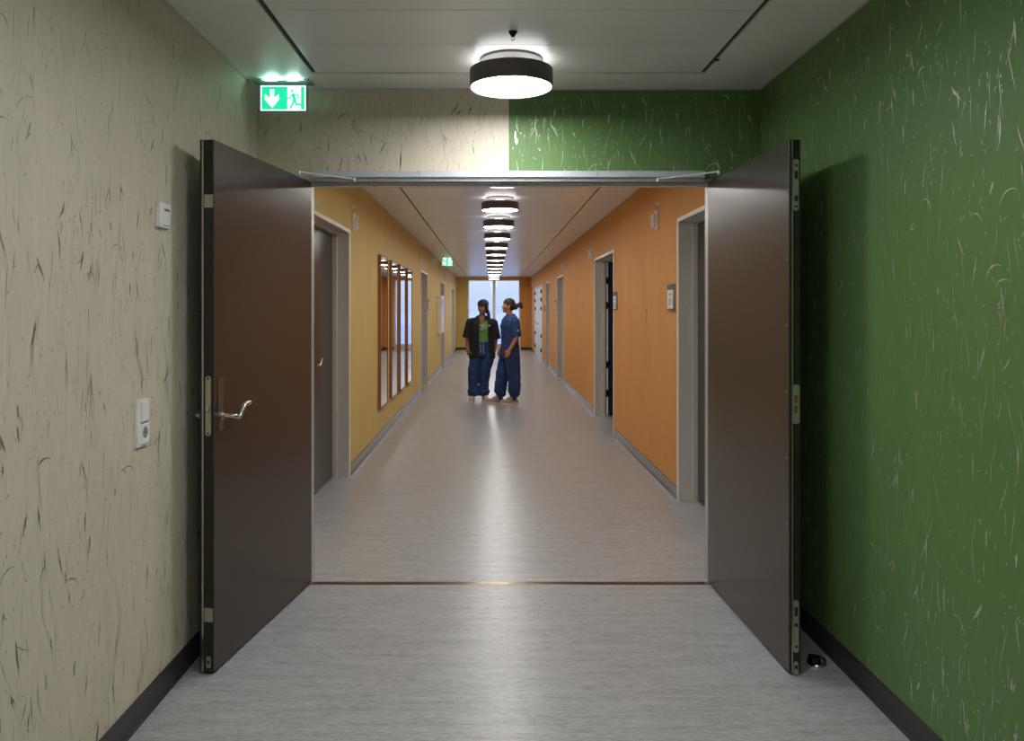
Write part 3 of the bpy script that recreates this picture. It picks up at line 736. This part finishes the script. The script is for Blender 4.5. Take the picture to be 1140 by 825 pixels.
def hand(mb, wrist, elbow, fwd, med, m, sc=1.0, curl=0.5):
    w_ = Vector(wrist); d = (w_-Vector(elbow)).normalized(); f = Vector(fwd); f = (f-d*f.dot(d)).normalized(); md = f.cross(d); md = md if md.dot(Vector(med)) > 0 else -md
    M = Matrix((f, md, d)).transposed()
    ellipsoid(mb, w_+d*.045*sc, (.040*sc, .017*sc, .056*sc), m, M)
    capsule(mb, w_-d*.02, w_+d*.03*sc, .023*sc, .022*sc, m)
    for k, (off, L) in enumerate(((.031, .070), (.0105, .080), (-.0105, .074), (-.031, .056))):
        b = w_+d*.078*sc+f*off*sc; pts = [b-d*.03*sc, b]; a = .15; p = b
        for q in range(3):
            a += curl*(.5 if q == 0 else .75); seg = L*sc*(.45, .30, .25)[q]
            p = p+(d*math.cos(a)+md*math.sin(a))*seg; pts.append(p)
        chain(mb, pts, [.009*sc, .0088*sc, .0080*sc, .0074*sc, .0066*sc], m, 10)
    b = w_+d*.022*sc+f*.022*sc
    chain(mb, [b, b+(d*.6+f*.7+md*.3)*.036*sc, b+(d*.95+f*.85+md*.6)*.056*sc, b+(d*1.4+f*.85+md*.8)*.066*sc], [.0135*sc, .011*sc, .0095*sc, .008*sc], m, 10)
def head(mb, c, M, m, sc=1.0):
    """head volumes, facing -y before M"""
    c = Vector(c)
    def E(p, r): ellipsoid(mb, c+M@(Vector(p)*sc), [q*sc for q in r], m, M)
    def C(p, q, r0, r1): capsule(mb, c+M@(Vector(p)*sc), c+M@(Vector(q)*sc), r0*sc, r1*sc, m, 10)
    E((0, .018, .030), (.073, .092, .086)); E((0, -.020, -.020), (.058, .068, .085)); E((0, -.030, -.068), (.042, .048, .036))
    C((0, -.060, -.092), (0, -.066, -.098), .020, .015)                       # chin
    C((-.038, -.052, .020), (.038, -.052, .020), .022, .022)                   # brow
    C((0, -.076, .012), (0, -.093, -.026), .009, .0115); C((-.012, -.090, -.030), (.012, -.090, -.030), .009, .009)   # nose
    C((-.040, -.052, -.022), (-.044, -.030, -.030), .020, .020); C((.040, -.052, -.022), (.044, -.030, -.030), .020, .020)  # cheeks
    C((-.018, -.078, -.060), (.018, -.078, -.060), .009, .009)                # mouth
    for s in (-1, 1): E((s*.074, .010, -.012), (.010, .019, .030))
def face_bits(parent, c, M, sc=1.0):
    c = Vector(c)
    for s in (-1, 1):
        m = MB(); ellipsoid(m, c+M@(Vector((s*.031, -.0735, -.002))*sc), (.013*sc, .008*sc, .0065*sc), 'eye_white', M, 12, 8); o = m.build('eye', parent, smooth=True)
        m = MB(); ellipsoid(m, c+M@(Vector((s*.031, -.0800, -.002))*sc), (.0055*sc, .003*sc, .0055*sc), 'iris_dark', M, 12, 8); m.build('iris', o, smooth=True)
        m = MB(); m.tube([c+M@(Vector((s*x, -y, z))*sc) for x, y, z in ((.014, .0805, .020), (.030, .0800, .025), (.046, .070, .019))], .0036*sc, 'hair_dark', 8); m.build('eyebrow', parent, smooth=True)
    m = MB(); m.tube([c+M@(Vector((x, -y, z))*sc) for x, y, z in ((-.022, .082, -.061), (-.010, .0885, -.059), (0, .0895, -.060), (.010, .0885, -.059), (.022, .082, -.061))], [.003, .0055, .006, .0055, .003], 'lip', 8); m.build('mouth', parent, smooth=True)
def legs_body(mb, m, hip, feet, toe):
    for (hx, hy, hz), (fx, fy, fz), t in zip(hip, feet, toe):
        kn = Vector(((hx+fx)/2, (hy+fy)/2-.03, .50)); t = Vector(t)
        chain(mb, [(hx, hy, hz), kn, (fx, fy, .11)], [.085, .055, .034], m); chain(mb, [(fx, fy, .10), Vector((fx, fy, .045))+t.normalized()*.09], [.032, .022], m)
def shoe(parent, p, ang, m_up, m_sole, accent=None, L=.27):
    """toe pointing -y before rotation; p = heel-ankle point on the floor"""
    R = Matrix.Rotation(ang, 4, 'Z'); P = Vector((p[0], p[1], 0))
    def T(mb): mb.v = [tuple(P + R @ Vector(q)) for q in mb.v]
    out = []
    def outline(s_, z): return [((.046*s_*(1-.25*math.sin(max(0, -math.sin(a))*1.2)) if False else .044*s_)*math.cos(a)*(1.0 if math.sin(a) < .1 else .86), -L*.30+L*.5*math.sin(a)*s_, z) for a in [2*PI*j/28 for j in range(28)]]
    m = MB(); m.rings([outline(.98, .001), outline(1.04, .006), outline(1.03, .024), outline(.98, .028)], m_sole); T(m); so_ = m
    m = MB()
    rows = [(.028, 1.02, 0), (.050, 1.02, .0), (.070, .94, .008)]
    rs = [[(x, y+dy, z) for x, y, z in outline(s_, z)] for z, s_, dy in rows]
    prev = outline(.80, .078); rs.append([(x*.97, (y+.3*L)*.84-.21*L, .082 if y < -.3*L else .094) for x, y, z in prev])
    rs.append([(x*1.12, (y+.3*L)*.60-.045, .110) for x, y, z in prev]); rs.append([(x*1.14, (y+.3*L)*.50-.018, .128) for x, y, z in prev])
    m.rings(rs, m_up); T(m); up = m.build('shoe', parent, smooth=True)
    so_.build('sole', up, smooth=True)
    m = MB()
    for k in range(4): y = -.10-.022*k+.02; z = .103-.010*k; m.tube([(-.024, y, z-.010), (0, y, z+.001), (.024, y, z-.010)], .0032, 'sole_white', 6)
    T(m); m.build('laces', up, smooth=True)
    m = MB(); capsule(m, (0, -.012, .09), (0, .0, .20), .043, .044, 'denim_cloth', 16); T(m); m.build('sock', up, smooth=True)
    if accent:
        m = MB()
        for s in (-1, 1): m.tube([(s*.046, -.02, .035), (s*.046, -.07, .060), (s*.044, -.12, .040)], .004, accent, 6)
        T(m); m.build('stripe', up, smooth=True)
    return up

def R3(rz=0, rx=0, ry=0): return (Matrix.Rotation(rz, 3, 'Z') @ Matrix.Rotation(ry, 3, 'Y') @ Matrix.Rotation(rx, 3, 'X'))
# --- left person: faces the camera, head turned to the picture's left, open dark short-sleeved shirt over a green top
def person_left():
    root = empty('person', ((536.5-VX)*12.82/F, 12.82, 0)); tag(root, 'person in an open black shirt, green top and baggy blue trousers', 'person')
    sk = 'skin_brown'; hc = Vector((.012, -.035, 1.525)); HM = R3(-.42, .16, .06)
    m = MB(); head(m, hc, HM, sk, 1.0)
    chain(m, [(.012, -.005, 1.47), (.0, .02, 1.34)], [.048, .052], sk)
    chain(m, [(0, .02, 1.33), (0, .02, 1.10), (0, .02, .95)], [.095, .095, .095], sk)
    chain(m, [(-.16, .02, 1.295), (.16, .02, 1.285)], [.045, .045], sk)
    arms = [((-.185, .02, 1.30), (-.235, .03, 1.05), (-.235, -.01, .855), -1), ((.185, .02, 1.29), (.225, .04, 1.03), (.205, .03, .83), 1)]
    for sh, el, wr, s in arms:
        chain(m, [sh, el, wr], [.044, .040, .026], sk); hand(m, wr, el, (s*-.35, -1, 0), (-s, 0, 0), sk, .92, .45)
    legs_body(m, sk, [(-.085, .02, .93), (.085, .02, .93)], [(-.140, .0, 0), (.030, .03, 0)], [(-.15, -1, 0), (.4, -1, 0)])
    fuse(m, 'body', root, .0055, 2)
    face_bits(root, hc, HM)
    # hair under a band, ponytail over the shoulder on the picture's right
    m = MB()
    ellipsoid(m, hc+HM@Vector((0, .018, .050)), (.083, .096, .080), 'hair_dark', HM); ellipsoid(m, hc+HM@Vector((0, .055, -.01)), (.076, .066, .085), 'hair_dark', HM)
    for s in (-1, 1): ellipsoid(m, hc+HM@Vector((s*.064, .020, .012)), (.018, .055, .060), 'hair_dark', HM)
    ellipsoid(m, (.075, .055, 1.49), (.035, .04, .045), 'hair_dark')
    chain(m, [(.065, .06, 1.50), (.10, .03, 1.44), (.115, -.02, 1.385), (.125, -.055, 1.32)], [.035, .032, .026, .012], 'hair_dark')
    hr = fuse(m, 'hair', root, .006, 2, .003, 40)
    m = MB(); rs = []
    for k in range(33):
        a = PI*1.06*(k/32)-.03*PI; c_ = Vector((.0855*math.cos(a), .022-.006*math.sin(a), .048+.083*math.sin(a)))
        rs.append([hc+HM@(c_+Vector((0, q, 0))+Vector((math.cos(a), 0, math.sin(a)))*w2) for q, w2 in ((-.040, -.006), (-.038, .001), (.035, .004), (.035, -.006))])
    m.rings(rs, 'hair_band'); m.build('hair_band', root, smooth=True)
    # green top
    m = MB(); loft(m, [(0, .015, .94, .150, .108), (0, .015, .98, .150, .110), (0, .015, 1.05, .150, .110), (0, .01, 1.18, .160, .118), (0, .015, 1.27, .165, .112), (0, .02, 1.33, .13, .085), (0, .02, 1.362, .085, .062)], 'green_cloth')
    tee = fuse(m, 'green_top', root, .006, 3, .002, 14)
    # neckline skin notch and print
    m = MB(); m.prism([(-.052, 1.375), (.052, 1.375), (.03, 1.30), (0, 1.275), (-.03, 1.30)], 'y', -.112, -.060, sk); m.build('neckline', tee, bevel=.008)
    m = MB()
    for (cx, cz, w2, h2_) in ((-.012, 1.235, .030, .022), (.018, 1.215, .036, .016), (-.004, 1.185, .052, .014), (.012, 1.165, .040, .008)):
        m.prism(roundrect(cx, cz, w2*1.4, h2_, h2_*.45), 'y', -.128, -.100, 'print_pale')
    pr = m.build('print', tee, bevel=.003); tag(pr, kind=None)
    # open shirt (front gap), sleeves, collar
    g = .62
    m = MB(); rows = [(0, .015, .70, .215, .150), (0, .015, .78, .215, .152), (0, .015, .95, .205, .148), (0, .01, 1.10, .205, .150), (0, .01, 1.22, .214, .150), (0, .015, 1.29, .212, .130), (0, .02, 1.34, .175, .105), (0, .02, 1.375, .100, .080)]
    gaps_ = [.62, .55, .50, .46, .44, .44, .50, .62]
    rs = []; rs2 = []
    n = 44
    for (cx, cy, z, rx, ry), gp in zip(rows, gaps_):
        a0 = -PI/2+gp*1.15; a1 = -PI/2-gp*.48+2*PI
        def ring(k_, zo=0): return [(cx+(rx-k_)*math.cos(a0+(a1-a0)*j/n)*(1+.03*math.sin(7*(a0+(a1-a0)*j/n)+z*9)), cy+(ry-k_)*math.sin(a0+(a1-a0)*j/n), z+.012*math.sin(3*(a0+(a1-a0)*j/n))*(z < .8)) for j in range(n+1)]
        rs.append(ring(0)+list(reversed(ring(.010))))
    m.rings(rs, 'black_cloth', cap=True)
    for sh, el, wr, s in arms:
        sh2 = Vector(sh)+Vector((-s*.035, 0, .0)); e2 = Vector(el)+(Vector(wr)-Vector(el))*.10
        chain(m, [sh2, Vector(sh)+Vector((s*.005, 0, -.02))], [.062, .072], 'black_cloth', 20)
        m.cone(Vector(sh)+Vector((s*.002, 0, -.01)), e2+Vector((s*.006, 0, 0)), .072, .082, 'black_cloth', 24, .95)
    shirt = m.build('shirt', root, smooth=True)
    for s in (-1, 1):
        m = MB(); m.rings([[(s*.040, -.035, 1.40), (s*.085, .015, 1.395), (s*.105, .0, 1.365), (s*.062, -.075, 1.345)], [(s*.040, -.045, 1.385), (s*.090, .010, 1.385), (s*.110, -.008, 1.355), (s*.050, -.110, 1.30)]], 'black_cloth'); m.build('collar', shirt, bevel=.003)
    m = MB(); m.prism([(.118+.022*math.cos(a), 1.235+.013*math.sin(a)) for a in [i/16*2*PI for i in range(16)]], 'y', -.132, -.120, 'print_pale'); m.build('chest_badge', shirt)
    # trousers
    m = MB(); loft(m, [(0, .02, .74, .19, .135), (0, .015, .85, .185, .140), (0, .012, .965, .168, .130)], 'denim_cloth')
    for s, fx, fy in ((-1, -.140, .0), (1, .030, .03)):
        loft(m, [(fx, fy-.01, .085, .074, .078), (fx, fy-.015, .12, .094, .092), (fx, fy-.01, .16, .100, .098), (fx, fy-.005, .20, .082, .084), (fx*.99+s*.003, fy, .28, .080, .084), (fx*.9+s*.012, fy, .38, .092, .094), (fx*.72+s*.026, .01, .52, .100, .104), (s*.092, .02, .68, .108, .120), (s*.086, .02, .80, .106, .125)], 'denim_cloth')
    tr = fuse(m, 'trousers', root, .007, 2, .010, 9)
    for x, z1_ in ((-.020, .80), (.026, .78)):
        m = MB(); m.tube([(x, -.135, .93), (x-.004, -.150, .88), (x+.004, -.152, z1_)], .004, 'print_pale', 8); m.build('drawstring', tr, smooth=True)
    shoe(root, (-.148, .035), -.12, 'shoe_beige', 'sole_white'); shoe(root, (.030, .065), .38, 'shoe_beige', 'sole_white')
    return root
person_left()
# --- right person: seen from the side, facing the picture's left, navy tunic and trousers
def person_right():
    root = empty('person', ((566.5-VX)*12.42/F, 12.42, 0), -1.22); root.scale = (.99, .99, .99); tag(root, 'person with tied back hair in navy tunic and trousers seen from the side', 'person')
    # local frame: faces -y; +x is the person's left, nearer to the camera
    sk = 'skin_tan'; hc = Vector((0, -.012, 1.565)); HM = R3(-.22, -.06, 0)
    m = MB(); head(m, hc, HM, sk, 1.0)
    chain(m, [(0, -.015, 1.51), (0, .03, 1.38)], [.050, .056], sk)
    chain(m, [(0, .03, 1.36), (0, .02, 1.14), (0, .02, .97)], [.095, .095, .10], sk)
    chain(m, [(-.155, .035, 1.33), (.155, .035, 1.33)], [.045, .045], sk)
    arms = [((.185, .035, 1.34), (.225, .045, 1.08), (.205, -.065, .872), 1), ((-.185, .035, 1.34), (-.215, .03, 1.08), (-.20, -.06, .86), -1)]
    for sh, el, wr, s in arms:
        chain(m, [sh, el, wr], [.043, .041, .027], sk); hand(m, wr, el, (-s*.3, -1, -.2), (-s, 0, 0), sk, .92, .35)
    legs_body(m, sk, [(-.085, .02, .95), (.085, .02, .95)], [(-.10, -.10, 0), (.10, .06, 0)], [(0, -1, 0), (0, -1, 0)])
    fuse(m, 'body', root, .0055, 2)
    face_bits(root, hc, HM)
    m = MB()
    ellipsoid(m, hc+HM@Vector((0, .016, .050)), (.080, .096, .079), 'hair_brown', HM); ellipsoid(m, hc+HM@Vector((0, .055, .0)), (.070, .062, .075), 'hair_brown', HM)
    for s in (-1, 1): ellipsoid(m, hc+HM@Vector((s*.062, .030, .020)), (.018, .055, .052), 'hair_brown', HM)
    ellipsoid(m, hc+HM@Vector((0, .120, .0)), (.048, .046, .052), 'hair_brown')
    rr = random.Random(5)
    for k in range(9):
        a = rr.uniform(-.9, 1.2); b = hc+HM@Vector((rr.uniform(-.03, .03), .140, .02)); q = b+Vector((rr.uniform(-.03, .03), .045+rr.uniform(0, .02), .045*math.sin(a)+.01)); q2 = q+Vector((rr.uniform(-.02, .02), .025, -.02-rr.uniform(0, .02)))
        chain(m, [b, q, q2], [.020, .012, .007], 'hair_brown', 8)
    fuse(m, 'hair', root, .0055, 1, .003, 45)
    m = MB(); loft(m, [(0, .02, .76, .190, .150), (0, .02, .84, .185, .148), (0, .02, .98, .172, .135), (0, .015, 1.12, .172, .135), (0, .01, 1.25, .185, .140), (0, .02, 1.34, .190, .122), (0, .03, 1.39, .150, .098), (0, .03, 1.425, .086, .072)], 'navy_cloth')
    for sh, el, wr, s in arms:
        chain(m, [Vector(sh)+Vector((-s*.05, 0, 0)), Vector(sh)+Vector((0, 0, -.02))], [.060, .070], 'navy_cloth', 20)
        m.cone(Vector(sh)+Vector((0, 0, -.01)), Vector(el)+Vector((0, 0, .005)), .070, .076, 'navy_cloth', 24, .95)
    tu = fuse(m, 'tunic', root, .0065, 2, .007, 12)
    m = MB(); m.tube([(x, y, 1.425+zo) for x, y, zo in [(.078*math.cos(a), .03+.064*math.sin(a), .006*math.sin(a)) for a in [i/24*2*PI for i in range(25)]]], .008, 'navy_cloth', 8); m.build('collar', tu, smooth=True)
    m = MB(); m.prism([(.036+.018*math.cos(a), 1.18+.013*math.sin(a)) for a in [i/16*2*PI for i in range(16)]], 'x', .290, .3025, 'print_pale'); m.build('sleeve_badge', tu)
    m = MB(); loft(m, [(0, .02, .72, .175, .145), (0, .02, .82, .178, .145), (0, .02, .95, .165, .130)], 'denim_cloth')
    for s, fx, fy in ((-1, -.10, -.10), (1, .10, .06)):
        loft(m, [(fx, fy, .115, .062, .060), (fx, fy, .145, .075, .078), (fx, fy-.01, .20, .088, .100), (fx, fy*.95, .32, .092, .102), (fx*.96, fy*.75, .48, .098, .108), (s*.085, fy*.4+.01, .64, .105, .120), (s*.080, .02, .80, .105, .130)], 'denim_cloth')
    fuse(m, 'trousers', root, .007, 2, .010, 12)
    shoe(root, (-.10, -.105), -.25, 'shoe_grey', 'sole_white', 'shoe_coral', .29); shoe(root, (.10, .06), -.25, 'shoe_grey', 'sole_white', 'shoe_coral', .29)
    return root
person_right()
